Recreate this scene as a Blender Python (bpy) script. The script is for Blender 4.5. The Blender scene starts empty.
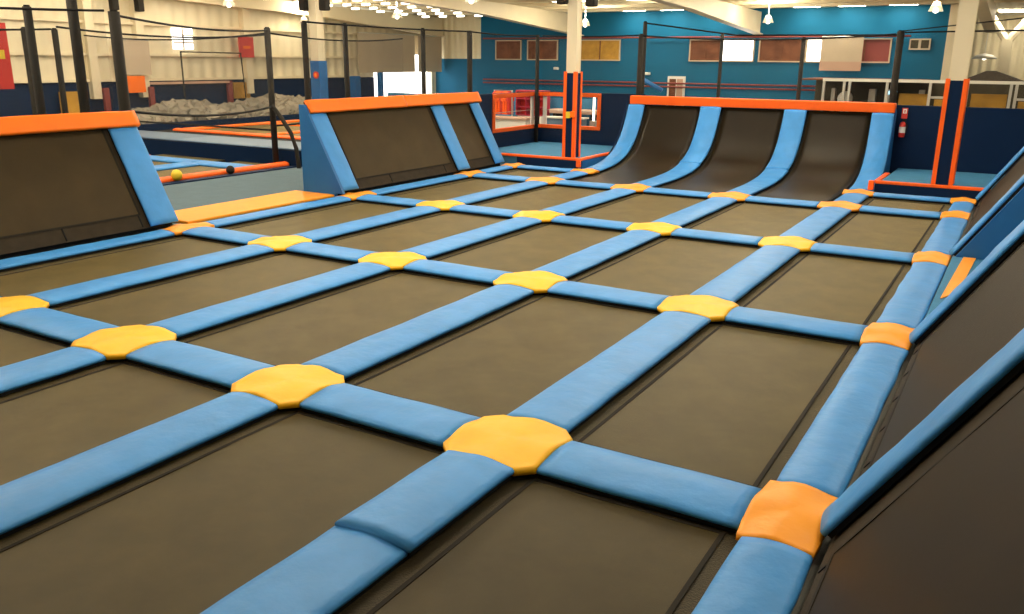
import bpy, bmesh, math, random
from mathutils import Vector, Matrix, noise
C = bpy.context.scene.collection
PI = math.pi
rnd = random.Random(7)

# ------------------------------------------------------------------ materials
def nodes(name):
    m = bpy.data.materials.new(name); m.use_nodes = True
    nt = m.node_tree; return m, nt, nt.nodes['Principled BSDF']
def mat(name, col, rough=.5, spec=.5, var=.0, scale=3., bump=0., bscale=40., metal=0., stretch=None, coat=0.):
    m, nt, b = nodes(name)
    b.inputs['Base Color'].default_value = (*col, 1); b.inputs['Roughness'].default_value = rough
    b.inputs['Specular IOR Level'].default_value = spec; b.inputs['Metallic'].default_value = metal
    b.inputs['Coat Weight'].default_value = coat
    tc = nt.nodes.new('ShaderNodeTexCoord'); mp = nt.nodes.new('ShaderNodeMapping')
    nt.links.new(tc.outputs['Object'], mp.inputs['Vector'])
    if stretch: mp.inputs['Scale'].default_value = stretch
    if var:
        n = nt.nodes.new('ShaderNodeTexNoise'); n.inputs['Scale'].default_value = scale; n.inputs['Detail'].default_value = 5
        r = nt.nodes.new('ShaderNodeMapRange'); r.inputs[1].default_value = .3; r.inputs[2].default_value = .7
        r.inputs[3].default_value = 1 - var; r.inputs[4].default_value = 1 + var
        x = nt.nodes.new('ShaderNodeMix'); x.data_type = 'RGBA'; x.blend_type = 'MULTIPLY'; x.inputs[0].default_value = 1
        x.inputs[6].default_value = (*col, 1)
        nt.links.new(mp.outputs[0], n.inputs['Vector']); nt.links.new(n.outputs[0], r.inputs[0])
        nt.links.new(r.outputs[0], x.inputs[7]); nt.links.new(x.outputs[2], b.inputs['Base Color'])
    if bump:
        n = nt.nodes.new('ShaderNodeTexNoise'); n.inputs['Scale'].default_value = bscale; n.inputs['Detail'].default_value = 4
        bp = nt.nodes.new('ShaderNodeBump'); bp.inputs['Strength'].default_value = bump; bp.inputs['Distance'].default_value = .02
        nt.links.new(mp.outputs[0], n.inputs['Vector']); nt.links.new(n.outputs[0], bp.inputs['Height'])
        nt.links.new(bp.outputs[0], b.inputs['Normal'])
    return m
def emit(name, col, s):
    m, nt, b = nodes(name)
    b.inputs['Base Color'].default_value = (*col, 1); b.inputs['Emission Color'].default_value = (*col, 1)
    b.inputs['Emission Strength'].default_value = s; return m
def corr(name, col, axis, pitch=.3):
    """painted ribbed steel sheet"""
    m, nt, b = nodes(name)
    b.inputs['Base Color'].default_value = (*col, 1); b.inputs['Roughness'].default_value = .5
    tc = nt.nodes.new('ShaderNodeTexCoord'); w = nt.nodes.new('ShaderNodeTexWave')
    w.wave_type = 'BANDS'; w.bands_direction = axis; w.inputs['Scale'].default_value = 1 / pitch * .314
    bp = nt.nodes.new('ShaderNodeBump'); bp.inputs['Strength'].default_value = .9; bp.inputs['Distance'].default_value = .05
    nt.links.new(tc.outputs['Object'], w.inputs['Vector']); nt.links.new(w.outputs[1], bp.inputs['Height'])
    nt.links.new(bp.outputs[0], b.inputs['Normal']); return m
def net_mat(name, cover=.17):
    """fine black mesh seen as an even veil, a little denser in bands where it folds"""
    m, nt, b = nodes(name)
    b.inputs['Base Color'].default_value = (.03, .03, .03, 1); b.inputs['Roughness'].default_value = .8
    tc = nt.nodes.new('ShaderNodeTexCoord'); n = nt.nodes.new('ShaderNodeTexNoise'); n.inputs['Scale'].default_value = .8
    mp = nt.nodes.new('ShaderNodeMapping'); mp.inputs['Scale'].default_value = (1.6, .25, 1)
    r = nt.nodes.new('ShaderNodeMapRange'); r.inputs[1].default_value = .3; r.inputs[2].default_value = .7
    r.inputs[3].default_value = cover * .75; r.inputs[4].default_value = cover * 1.25
    nt.links.new(tc.outputs['UV'], mp.inputs[0]); nt.links.new(mp.outputs[0], n.inputs['Vector'])
    nt.links.new(n.outputs[0], r.inputs[0]); nt.links.new(r.outputs[0], b.inputs['Alpha']); return m

M = {}
M['blue'] = mat('blue_vinyl', (.05, .27, .68), .45, .28, .06, 5, .25, 14)
M['blue2'] = mat('blue_vinyl_panel', (.015, .125, .37), .5, .3, .04, 4, .1, 10)
M['navy'] = mat('navy_vinyl', (.003, .016, .055), .6, .10, .06, 3, .1, 8)
M['orange'] = mat('orange_vinyl', (.98, .51, .012), .45, .3, .04, 6, .2, 12)
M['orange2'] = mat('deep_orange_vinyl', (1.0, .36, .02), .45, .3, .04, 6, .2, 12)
M['ored'] = mat('red_orange_vinyl', (1.0, .135, .008), .45, .3, .04, 6, .1, 12)
M['ocap'] = mat('orange_cap_vinyl', (1.0, .19, .004), .42, .3, .04, 6, .1, 12)
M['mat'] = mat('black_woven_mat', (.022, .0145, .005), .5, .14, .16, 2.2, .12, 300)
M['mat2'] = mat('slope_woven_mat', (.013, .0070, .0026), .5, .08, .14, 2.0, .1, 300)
M['mat3'] = mat('ramp_mat_shaded', (.013, .0085, .004), .42, .16, .16, 2.0, .1, 300)  # same weave as flat beds; shade of the upright faces put into colour
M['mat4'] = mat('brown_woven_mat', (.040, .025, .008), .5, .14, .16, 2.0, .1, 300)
M['web2'] = mat('slope_edge_webbing', (.032, .022, .012), .75, .2, .15, 8, .3, 120)
M['web'] = mat('edge_webbing', (.018, .0125, .007), .7, .3, .15, 8, .3, 120)
for k_, w_ in (('mat', .40), ('mat2', .03), ('mat3', .05), ('mat4', .08), ('web', .30)):
    p_ = M[k_].node_tree.nodes['Principled BSDF']; p_.inputs['Sheen Weight'].default_value = w_; p_.inputs['Sheen Roughness'].default_value = .45; p_.inputs['Sheen Tint'].default_value = (1, .77, .28, 1)
    nt_ = M[k_].node_tree; tc_ = nt_.nodes.new('ShaderNodeTexCoord'); n_ = nt_.nodes.new('ShaderNodeTexNoise'); n_.inputs['Scale'].default_value = 2.6; n_.inputs['Detail'].default_value = 9; n_.inputs['Roughness'].default_value = .68
    r_ = nt_.nodes.new('ShaderNodeMapRange'); r_.inputs[1].default_value = .25; r_.inputs[2].default_value = .75; r_.inputs[3].default_value = w_ * .72; r_.inputs[4].default_value = w_ * 1.28
    nt_.links.new(tc_.outputs['Object'], n_.inputs['Vector']); nt_.links.new(n_.outputs[0], r_.inputs[0]); nt_.links.new(r_.outputs[0], p_.inputs['Sheen Weight'])
M['black'] = mat('black_fabric', (.008, .008, .009), .8, .2)
M['seam'] = mat('seam_binding', (.016, .012, .008), .8, .2)
M['foam'] = mat('black_foam', (.018, .015, .012), .8, .3, .1, 10, .3, 60)
M['teal'] = mat('teal_carpet', (.05, .20, .38), .8, .2, .08, 6, .3, 150)
M['grey'] = mat('grey_carpet', (.10, .15, .185), .9, .2, .06, 4, .3, 150)
M['greyblue'] = mat('grey_blue_vinyl', (.10, .17, .27), .5, .5, .05, 4, .1, 20)
M['concrete'] = mat('concrete', (.2, .19, .17), .8, .3, .15, 2, .2, 30)
M['cream'] = mat('cream_paint', (.80, .70, .50), .5, .4, .03, 2)
M['creamx'] = corr('cream_sheet_a', (.80, .72, .52), 'Y', .45)
M['creamy'] = corr('cream_sheet_b', (.8, .7, .48), 'X')
M['ceil'] = corr('cream_roof_sheet', (.85, .78, .58), 'X', .3)
M['wallblue'] = mat('teal_blue_wall', (.006, .115, .235), .65, .15, .04, 1.5, .05, 30)
M['white'] = mat('white_paint', (.8, .78, .72), .5, .4)
M['beige'] = mat('beige_banner', (.55, .45, .33), .7, .2, .03, 2)
M['pink'] = mat('pink_banner', (.55, .36, .27), .7, .2, .03, 2)
M['red'] = mat('red_paint', (.62, .03, .02), .45, .5)
M['maroon'] = mat('maroon_rail', (.22, .035, .03), .5, .5)
M['magenta'] = mat('raspberry_laminate', (.5, .03, .07), .5, .4)
M['yellow'] = mat('yellow_rubber', (.85, .62, .03), .5, .5)
M['amber'] = mat('amber_board', (.45, .24, .03), .6, .3, .25, 3)
M['silver'] = mat('brushed_aluminium', (.62, .6, .55), .4, .5, .03, 10, 0, 10, .7)
M['foamcube'] = mat('grey_foam', (.28, .25, .20), .9, .2, .25, 1.2)
M['brownshade'] = mat('brown_blind', (.16, .06, .03), .7, .2, .35, 2.5)
M['dark'] = mat('dark_interior', (.06, .05, .03), .7, .2, .3, 2)
M['roofdark'] = mat('dark_shingle', (.07, .05, .035), .8, .2, .2, 12)
M['lamp'] = emit('lamp_glow', (1, .93, .78), 4)
M['sky'] = emit('roof_light', (1, .90, .70), 20)
M['acrylic'] = mat('frosted_acrylic', (.6, .56, .46), .3, .5)
M['acrylic'].node_tree.nodes['Principled BSDF'].inputs['Alpha'].default_value = .55
M['ceiling_glow'] = emit('ceiling_patch_glow', (1, .92, .72), 5)
M['day'] = emit('daylight_opening', (1, .98, .93), 4)
M['net'] = net_mat('black_netting', .17)
m, nt, b = nodes('window_glass'); b.inputs['Base Color'].default_value = (.9, .9, .9, 1); b.inputs['Roughness'].default_value = .05
b.inputs['Transmission Weight'].default_value = 1; b.inputs['IOR'].default_value = 1.02; b.inputs['Alpha'].default_value = .25
M['glass'] = m

# ------------------------------------------------------------------ mesh helpers
class MB:
    def __init__(s): s.v = []; s.f = []; s.uv = None
    def add(s, vs, fs):
        n = len(s.v); s.v += [tuple(p) for p in vs]; s.f += [tuple(i + n for i in q) for q in fs]; return s
    def box(s, x0, x1, y0, y1, z0, z1, b=0.):
        if b:
            bm = bmesh.new(); bmesh.ops.create_cube(bm, size=1)
            for v in bm.verts: v.co = Vector(((x0 + x1) / 2 + v.co.x * (x1 - x0), (y0 + y1) / 2 + v.co.y * (y1 - y0), (z0 + z1) / 2 + v.co.z * (z1 - z0)))
            bmesh.ops.bevel(bm, geom=bm.edges[:], offset=b, segments=2, affect='EDGES', profile=.5)
            bm.verts.index_update(); s.add([v.co for v in bm.verts], [[v.index for v in f.verts] for f in bm.faces]); bm.free(); return s
        vs = [(x, y, z) for x in (x0, x1) for y in (y0, y1) for z in (z0, z1)]
        return s.add(vs, [(0, 1, 3, 2), (4, 6, 7, 5), (0, 4, 5, 1), (2, 3, 7, 6), (0, 2, 6, 4), (1, 5, 7, 3)])
    def prism(s, pts, axis, a0, a1):
        """polygon pts in the two other axes, extruded along axis"""
        def mk(p, a):
            return {'x': (a, p[0], p[1]), 'y': (p[0], a, p[1]), 'z': (p[0], p[1], a)}[axis]
        n = len(pts)
        return s.add([mk(p, a0) for p in pts] + [mk(p, a1) for p in pts],
                     [tuple(range(n)), tuple(range(2 * n - 1, n - 1, -1))] + [(i, (i + 1) % n, (i + 1) % n + n, i + n) for i in range(n)])
    def tube(s, pts, r, k=8):
        pts = [Vector(p) for p in pts]; rings = []
        for i, p in enumerate(pts):
            d = (pts[min(i + 1, len(pts) - 1)] - pts[max(i - 1, 0)]).normalized()
            a = d.orthogonal().normalized() if abs(d.z) > .9 else d.cross(Vector((0, 0, 1))).normalized()
            c = d.cross(a); rr = r[i] if isinstance(r, (list, tuple)) else r
            rings.append([p + a * math.cos(t) * rr + c * math.sin(t) * rr for t in [2 * PI * j / k for j in range(k)]])
        n = len(pts)
        return s.add([q for R in rings for q in R], [(i * k + j, i * k + (j + 1) % k, (i + 1) * k + (j + 1) % k, (i + 1) * k + j) for i in range(n - 1) for j in range(k)]
                     + [tuple(range(k - 1, -1, -1)), tuple((n - 1) * k + j for j in range(k))])
    def lathe(s, prof, k=20, c=(0, 0, 0)):
        n = len(prof)
        return s.add([(c[0] + r * math.cos(2 * PI * j / k), c[1] + r * math.sin(2 * PI * j / k), c[2] + z) for r, z in prof for j in range(k)],
                     [(i * k + j, i * k + (j + 1) % k, (i + 1) * k + (j + 1) % k, (i + 1) * k + j) for i in range(n - 1) for j in range(k)]
                     + [tuple(range(k - 1, -1, -1)), tuple((n - 1) * k + j for j in range(k))])
    def ball(s, r, c, k=20):
        return s.lathe([(max(r * math.sin(t), 1e-4), -r * math.cos(t)) for t in [PI * i / 12 for i in range(13)]], k, c)
    def grid(s, fn, nu, nv):
        """surface fn(u,v) u,v in 0..1"""
        n = len(s.v)
        s.v += [tuple(fn(i / nu, j / nv)) for i in range(nu + 1) for j in range(nv + 1)]
        s.f += [(n + i * (nv + 1) + j, n + (i + 1) * (nv + 1) + j, n + (i + 1) * (nv + 1) + j + 1, n + i * (nv + 1) + j + 1) for i in range(nu) for j in range(nv)]
        return s
    def build(s, name, m, parent=None, mw=None, smooth=False):
        me = bpy.data.meshes.new(name); me.from_pydata(s.v, [], s.f)
        bm = bmesh.new(); bm.from_mesh(me); bmesh.ops.recalc_face_normals(bm, faces=bm.faces[:]); bm.to_mesh(me); bm.free()
        if s.uv:
            u = me.uv_layers.new(name='UVMap')
            for l in me.loops: u.data[l.index].uv = s.uv(me.vertices[l.vertex_index].co)
        o = bpy.data.objects.new(name, me); C.objects.link(o); me.materials.append(m)
        if smooth:
            for p in me.polygons: p.use_smooth = True
        if parent: o.parent = parent
        if mw is not None: o.matrix_world = mw if not parent else o.matrix_world
        return o
def tag(o, label, cat, group=None):
    o['label'] = label; o['category'] = cat
    if group: o['group'] = group
    return o
def struct(o): o['kind'] = 'structure'; return o
def thing(name, label, cat, mw=None, group=None):
    o = bpy.data.objects.new(name, None); C.objects.link(o)
    if mw is not None: o.matrix_world = mw
    return tag(o, label, cat, group)
def T(x, y, z): return Matrix.Translation((x, y, z))
def basis(o, X, Y):
    X = Vector(X).normalized(); Y = Vector(Y).normalized(); Z = X.cross(Y)
    return Matrix(((X.x, Y.x, Z.x, o[0]), (X.y, Y.y, Z.y, o[1]), (X.z, Y.z, Z.z, o[2]), (0, 0, 0, 1)))

# ------------------------------------------------------------------ grid measured on site (metres)
XS = [0.0, -1.70, -3.546, -5.40, -7.213, -8.99]
YS = [0.0, 3.535, 7.065, 10.61, 12.35]
YN = -3.55                                        # next cross line, behind the viewer
HW, HA = .232, .325                               # pad half width, junction half size
EDGE, DOME, LIFT, GZ = .028, .026, .030, -.058
FLOOR = -.13
ORD = ['first', 'second', 'third', 'fourth', 'fifth', 'sixth']
def wob(x, y, z, a): return a * noise.noise(Vector((x, y, z)))
def pad_mesh(L, W, seed, edge=EDGE, dome=DOME, sag=.0, wr=.007, drift=None):
    """stuffed vinyl pad, local x along its length, top domed across; returns (pad, under skirt)"""
    b = MB(); nu = max(6, int(L / .07)); nv = 14; W = W / 2
    def prof(v):                                   # v 0..1 round the section: side, top, side
        if v < .12: return -1 + .02 * (1 - v / .12), v / .12
        if v > .88: return 1 - .02 * (1 - (1 - v) / .12), (1 - v) / .12
        return -1 + 2 * (v - .12) / .76, 1
    def fn(u, v):
        t, s = prof(v); x = (u - .5) * L; y = t * W
        k = wob(x * 3.1 + seed * 7, y * 6, seed, wr) + wob(x * 9 + seed, y * 5 + x * 4, seed + 3, wr * .6)
        ee = 1 + .35 * math.exp(-min(u, 1 - u) * L / .12) * .3
        z = s * (edge + (dome * ee) * (1 - t * t) + (k * (1 - t ** 4) if s == 1 else 0)) 
        y += wob(x * 2.3, seed, t, .010)
        return x, y, z
    b.grid(fn, nu, nv)
    n = nv + 1
    b.f.append(tuple(range(n))); b.f.append(tuple(nu * n + j for j in range(n)))
    b.f += [(i * n, (i + 1) * n, (i + 1) * n + nv, i * n + nv) for i in range(nu)]
    return b
def pad(name, L, W, mw, label, group, seed, m='blue', skirt=True, **kw):
    o = pad_mesh(L, W, seed, **kw).build(name, M[m], smooth=True, mw=mw)
    tag(o, label, 'pad', group)
    if skirt:
        k = MB().box(-L / 2 + .01, L / 2 - .01, -W / 2 + .012, W / 2 - .012, -LIFT + .002, -.001)
        k.build('under_skirt', M['black'], o)
    return o
def junction(x, y, label, seed, ax=HA, ay=HA, cutx=(0, 0), m='orange', w=HW):
    """octagonal junction pad, vaulted so that it meets four domed pads"""
    b = MB(); N = 6; poly = []
    def seg(p, q, k): return [(p[0] + (q[0] - p[0]) * i / k, p[1] + (q[1] - p[1]) * i / k) for i in range(k)]
    x0, x1 = -ax + cutx[0], ax + cutx[1]
    c = [(-w, -ay), (min(w, x1), -ay), (x1, -w), (x1, w), (min(w, x1), ay), (-w, ay), (x0, w), (x0, -w)]
    for i in range(8): poly += seg(c[i], c[(i + 1) % 8], N)
    K = len(poly); R = 9
    def h(px, py):
        u, v = px / w, py / w; d = u * u + v * v
        t = 2 * u * u * v * v / d if d > 1e-6 else 0
        return EDGE + .008 + (DOME + .004) * max(0, 1 - t) + wob(px * 5 + seed, py * 5, seed, .010) + wob(px * 14 + seed, py * 9, seed, .004)
    vs = [(0, 0, h(0, 0))]
    for r in range(1, R + 1):
        for px, py in poly: vs.append((px * r / R, py * r / R, h(px * r / R, py * r / R)))
    for px, py in poly: vs.append((px * 1.005, py * 1.005, 0))
    fs = [(0, 1 + j, 1 + (j + 1) % K) for j in range(K)]
    for r in range(R): fs += [(1 + r * K + j, 1 + (r + 1) * K + j, 1 + (r + 1) * K + (j + 1) % K, 1 + r * K + (j + 1) % K) for j in range(K)]
    fs.append(tuple(1 + R * K + j for j in range(K)))
    b.add(vs, fs)
    o = b.build('junction_pad', M[m], smooth=True, mw=T(x, y, GZ + LIFT))
    tag(o, label, 'pad', 'orange junction pads')
    q = [(px * .93, py * .93) for px, py in c]
    MB().prism(q, 'z', -LIFT + .002, -.001).build('under_skirt', M['black'], o)
    return o
def ring(x0, x1, y0, y1, w, z, th=.012):
    b = MB()
    b.box(x0, x1, y0, y0 + w, z - th, z); b.box(x0, x1, y1 - w, y1, z - th, z)
    b.box(x0, x0 + w, y0 + w, y1 - w, z - th, z); b.box(x1 - w, x1, y0 + w, y1 - w, z - th, z); return b
def bed(W, H, mw, label, group, seed, m='mat', marg=(.32, .32, .32, .32), ticks=0, depth=.05, name='trampoline_bed'):
    """W x H frame centred on origin; marg = clear webbing width (x0,x1,y0,y1) measured from the frame edge to the dark seam"""
    t = thing(name, label, 'trampoline', mw, group)
    x0, x1, y0, y1 = -W / 2, W / 2, -H / 2, H / 2
    MB().box(x0, x1, y0, y1, -depth, -.024).build('frame', M['black'], t)
    b = MB(); g = .016
    X0, X1, Y0, Y1 = x0 + marg[0], x1 - marg[1], y0 + marg[2], y1 - marg[3]
    for a in ((x0, x1, y0, Y0 - g), (x0, x1, Y1 + g, y1), (x0, X0 - g, Y0 - g, Y1 + g), (X1 + g, x1, Y0 - g, Y1 + g)):
        b.box(a[0], a[1], a[2], a[3], -.022, -.006)
    b.build('edge_webbing', M['web' if m == 'mat' else 'web2'], t)
    n = 10; c = MB()
    c.grid(lambda u, v: (X0 + (X1 - X0) * u, Y0 + (Y1 - Y0) * v, .002 - .02 * math.sin(PI * u) * math.sin(PI * v) * .5 - .004 + wob(u * 4 + seed, v * 4, seed, .003)), n, n * 2)
    mt = c.build('mat', M[m], t, smooth=True)
    ring(X0 - g, X1 + g, Y0 - g, Y1 + g, g * 1.6, .001).build('seam', M['seam'], mt)
    if ticks:
        for i in range(ticks):
            x = x0 + (x1 - x0) * (i + .7) / ticks
            MB().box(x - .008, x + .008, y0 + .02, Y0 - g, -.008, .0).build('webbing_strap', M['black'], t)
    return t

# ------------------------------------------------------------------ the court grid
XB = XS; sd = 0
rows = [(YN, YS[0]), (YS[0], YS[1]), (YS[1], YS[2]), (YS[2], YS[3]), (YS[3], YS[4])]
rowname = ['fourth row from curved ramps', 'third row from curved ramps', 'second row from curved ramps', 'first row from curved ramps', 'narrow strip by the decks']
def line(c): return 'edge line at uncapped slope' if c == 0 else ('line along foot of capped slopes' if c == 5 else ORD[c] + ' line from uncapped slope')
crossname = ['fourth cross line from curved ramps', 'third cross line from curved ramps', 'second cross line from curved ramps', 'first cross line from curved ramps', 'cross line at the deck edge']
for r, (ya, yb) in enumerate(rows):
    for c in range(5):
        if r == 4 and c not in (0, 4): continue
        sd += 1
        x1, x0 = XS[c], XS[c + 1]
        bay = {0: 'by the uncapped slope', 4: 'by the capped slopes'}.get(c, ORD[c] + ' bay from uncapped slope')
        bed(x1 - x0 - .06, yb - ya - .06, T((x0 + x1) / 2, (ya + yb) / 2, GZ), 'black trampoline bed, ' + rowname[r] + ', ' + bay,
            'flat trampoline beds', sd, marg=(.292, .245, .30, .22) if r < 4 else (.27, .25, .24, .24))
    for c in range(6):
        if r == 4 and c not in (0, 1, 4, 5): continue
        if r == 2 and c == 0: W = .36
        sd += 1; W = HW * 2 if c else .37
        if c == 0: W = .36
        if c == 5: W = .36
        a, b_ = ya + HA + .004, yb - HA - .004
        if r == 4: a, b_ = ya + HA + .004, yb - .27
        if r == 4: W *= .9
        lab = 'light blue lengthwise pad, ' + line(c) + ', ' + rowname[r]
        X = XS[c] + (.012 if c == 0 else 0)
        if r == 0 and c == 1:                       # two pieces: the far one laps over the near one
            pad('lengthwise_pad', 2.05, W, basis((X - .015, a + 1.025, GZ + LIFT), (0, 1, 0), (-1, 0, 0)), 'light blue lengthwise pad lapped by another, second line from uncapped slope', 'lengthwise frame pads', sd)
            a = -1.30
            pad('lengthwise_pad', b_ - a, W + .012, basis((X, (a + b_) / 2, GZ + LIFT + .022), (0, 1, -.006), (-1, 0, 0)), 'light blue lengthwise pad lapping over its twin, second line from uncapped slope', 'lengthwise frame pads', sd + 50, edge=EDGE)
            continue
        pad('lengthwise_pad', b_ - a, W, basis((X, (a + b_) / 2, GZ + LIFT), (0, 1, 0), (-1, 0, 0)), lab, 'lengthwise frame pads', sd)
for r, y in enumerate(YS):
    for c in range(5):
        if r == 4 and c not in (0, 4): continue
        sd += 1
        a, b_ = XS[c + 1] + HA + .004, XS[c] - (HA if c else .20) - .004
        if c == 4: a = XS[5] + .2
        if r == 4: a, b_ = (XS[1] + .26, XS[0] - .2) if c == 0 else (XS[5] + .2, XS[4] - .26)
        bay = {0: 'by the uncapped slope', 4: 'by the capped slopes'}.get(c, ORD[c] + ' bay from uncapped slope')
        pad('cross_pad', b_ - a, HW * 2 * (.72 if r == 4 else 1), basis(((a + b_) / 2, y, GZ + LIFT), (1, 0, 0), (0, 1, 0)),
            'light blue crosswise pad, ' + crossname[r] + ', ' + bay, 'crosswise frame pads', sd)
    for c in range(6):
        if r == 4 and c in (2, 3): continue
        sd += 1
        cut = (0, 0)
        if c == 0: cut = (HA - .20, -HA + .19)
        if c == 5: cut = (HA - .2, -HA + .2)
        lab = 'orange junction pad, ' + line(c) + ', ' + crossname[r]
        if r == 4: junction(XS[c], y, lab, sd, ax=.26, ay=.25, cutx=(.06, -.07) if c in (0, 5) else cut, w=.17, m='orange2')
        else: junction(XS[c], y, lab, sd, cutx=cut, w=HW if c not in (0, 5) else .185, m='orange2' if c in (0, 5) or r == 3 else 'orange')  # deeper orange on edge and rear junctions: their different lighting put into colour

# ------------------------------------------------------------------ inclined walls
def slope_pad(name, O, X, Y, s, t0, t1, W, label, group, seed, **kw):
    """pad running up the slope at along-position s"""
    Xv, Yv = Vector(X).normalized(), Vector(Y).normalized(); Z = Xv.cross(Yv)
    o = Vector(O) + Xv * s + Yv * ((t0 + t1) / 2) + Z * (LIFT + .004)
    return pad(name, t1 - t0, W, basis(o, Yv, -Xv), label, group, seed, **kw)
def slope_cap(O, X, Y, s0, s1, t0, t1, label, seed, group='orange caps of the slopes'):
    Xv, Yv = Vector(X).normalized(), Vector(Y).normalized(); Z = Xv.cross(Yv)
    o = Vector(O) + Xv * ((s0 + s1) / 2) + Yv * ((t0 + t1) / 2) + Z * .085
    return pad('cap_pad', s1 - s0, t1 - t0, basis(o, Xv, Yv), label, group, seed, m='ocap', edge=.055, dome=.004, wr=.003)
def slope_bed(O, X, Y, s0, s1, t0, t1, label, group, seed, marg, ticks=0, m='mat2'):
    Xv, Yv = Vector(X).normalized(), Vector(Y).normalized()
    o = Vector(O) + Xv * ((s0 + s1) / 2) + Yv * ((t0 + t1) / 2)
    return bed(s1 - s0, t1 - t0, basis(o, Xv, Yv), label, group, seed, m=m, marg=marg, ticks=ticks, name='inclined_trampoline')
# --- capped slopes along the lounge side, tilting towards -x
LA = math.radians(61.5); cL, sL = math.cos(LA), math.sin(LA)
OL = (-9.17, 0, .06); XL = (0, 1, 0); YL = (-cL, 0, sL); LT = 1.62
g = 'inclined trampolines'
slope_bed(OL, XL, YL, .1, 3.33, 0, LT, 'dark inclined trampoline below the orange cap, cut by the frame edge', g, 301, (.3, .30, .20, .1), 3, 'mat4')
slope_bed(OL, XL, YL, 7.1, 10.57, 0, LT, 'large dark inclined trampoline beside the blue triangular panel', g, 302, (.30, .24, .19, .1), 2, 'mat4')
slope_bed(OL, XL, YL, 10.63, 12.05, 0, LT, 'small dark inclined trampoline beside the deck with the orange window', g, 303, (.27, .24, .19, .1), 0, 'mat4')
gp = 'pads running up the slopes'
slope_pad('slope_pad', OL, XL, YL, 3.31, 0, 1.42, .44, 'blue pad up the end of the slope beside the orange walkway', gp, 311)
slope_pad('slope_pad', OL, XL, YL, 7.09, 0, 1.42, .42, 'blue pad up the slope edge above the blue triangular panel', gp, 312)
slope_pad('slope_pad', OL, XL, YL, 10.61, 0, 1.42, .42, 'blue pad up the slope between its large and small trampolines', gp, 313)
slope_pad('slope_pad', OL, XL, YL, 12.02, 0, 1.42, .36, 'blue pad up the slope end beside the orange framed window', gp, 314)
slope_cap(OL, XL, YL, -.6, 3.53, 1.40, 1.63, 'long orange cap pad on the slope beside the walkway', 321)
slope_cap(OL, XL, YL, 6.86, 9.55, 1.42, 1.66, 'orange cap pad on the slope, half above the triangular panel', 322)
slope_cap(OL, XL, YL, 9.56, 12.22, 1.42, 1.66, 'orange cap pad on the slope, half beside the deck', 323)
def wedge(y0, y1, name):
    b = MB(); d = .062
    ox, oz = OL[0] - sL * d, OL[2] - cL * d
    tx, tz = OL[0] - cL * LT - sL * d, OL[2] + sL * LT - cL * d
    b.prism([(ox, FLOOR), (ox, oz), (tx, tz), (tx - .03, tz), (tx - .03, FLOOR)], 'y', y0, y1)
    o = b.build(name, M['black']); return o
tag(wedge(.1, 3.50, 'slope_support'), 'black base under the slope beside the orange walkway', 'base')
tag(wedge(6.92, 12.18, 'slope_support'), 'black base under the slope behind the triangular panel', 'base')
b = MB().prism([(-9.05, .05), (-9.10, .16), (-9.83, 1.50), (-9.95, 1.50), (-9.95, FLOOR), (-9.22, FLOOR), (-9.22, .05)], 'y', 6.80, 6.855)
tag(b.build('triangular_panel', M['blue2']), 'bright blue triangular panel closing the end of the capped slope', 'panel')
# --- uncapped slope beside the viewer, tilting towards +x
RA = math.radians(57.); cR, sR = math.cos(RA), math.sin(RA)
OR = (.225, 0, .0); XR = (0, -1, 0); YR = (cR, 0, sR); RT = 2.05
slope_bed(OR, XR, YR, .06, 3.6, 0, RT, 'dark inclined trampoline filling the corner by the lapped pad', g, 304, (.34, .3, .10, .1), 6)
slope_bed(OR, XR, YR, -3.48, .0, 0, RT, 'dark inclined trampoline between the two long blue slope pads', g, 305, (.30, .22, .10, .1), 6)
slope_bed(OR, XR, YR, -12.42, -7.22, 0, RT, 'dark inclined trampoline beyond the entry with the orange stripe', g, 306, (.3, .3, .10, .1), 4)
slope_pad('slope_pad', OR, XR, YR, .0, .02, RT, .36, 'blue slope pad rising from the fourth cross line junction', gp, 331)
slope_pad('slope_pad', OR, XR, YR, -3.46, .02, RT, .34, 'blue slope pad bordering the entry with the orange stripe', gp, 332)
slope_pad('slope_pad', OR, XR, YR, -7.33, .02, RT, .22, 'blue slope pad above the panel across the orange striped entry', gp, 333)
slope_pad('slope_pad', OR, XR, YR, -12.42, .02, RT, .30, 'blue slope pad at the far end against the navy walled deck', gp, 334)
def wedge_r(y0, y1, lab):
    d = .064; ox, oz = OR[0] + sR * d, OR[2] - cR * d + .0
    tx, tz = OR[0] + cR * RT + sR * d, OR[2] + sR * RT - cR * d
    b = MB().prism([(ox + .02, FLOOR), (ox + .02, oz + .01), (tx, tz), (tx + .05, tz), (tx + .05, FLOOR)], 'y', y0, y1)
    return tag(b.build('slope_support', M['black']), lab, 'base')
wedge_r(-3.6, 3.44, 'black base under the slope beside the entry')
wedge_r(7.34, 12.46, 'black base under the slope beyond the striped entry')
b = MB().prism([(.30, FLOOR), (.24, .04), (1.35, 1.73), (1.62, 1.73), (1.62, FLOOR)], 'y', 7.11, 7.19)
tag(b.build('side_panel', M['blue2']), 'blue side panel of the slope across the orange striped entry', 'panel')
# entry platform between the two slope pieces
struct(MB().box(.215, 2.4, 3.66, 7.10, FLOOR, .05).build('floor_entry', M['teal']))
tag(MB().prism([(.27, 4.9), (.40, 5.2), (.46, 7.09), (.33, 7.09)], 'z', .052, .062).build('floor_stripe', M['orange2']), 'orange stripe on the teal entry beside the uncapped slope', 'stripe')

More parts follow.
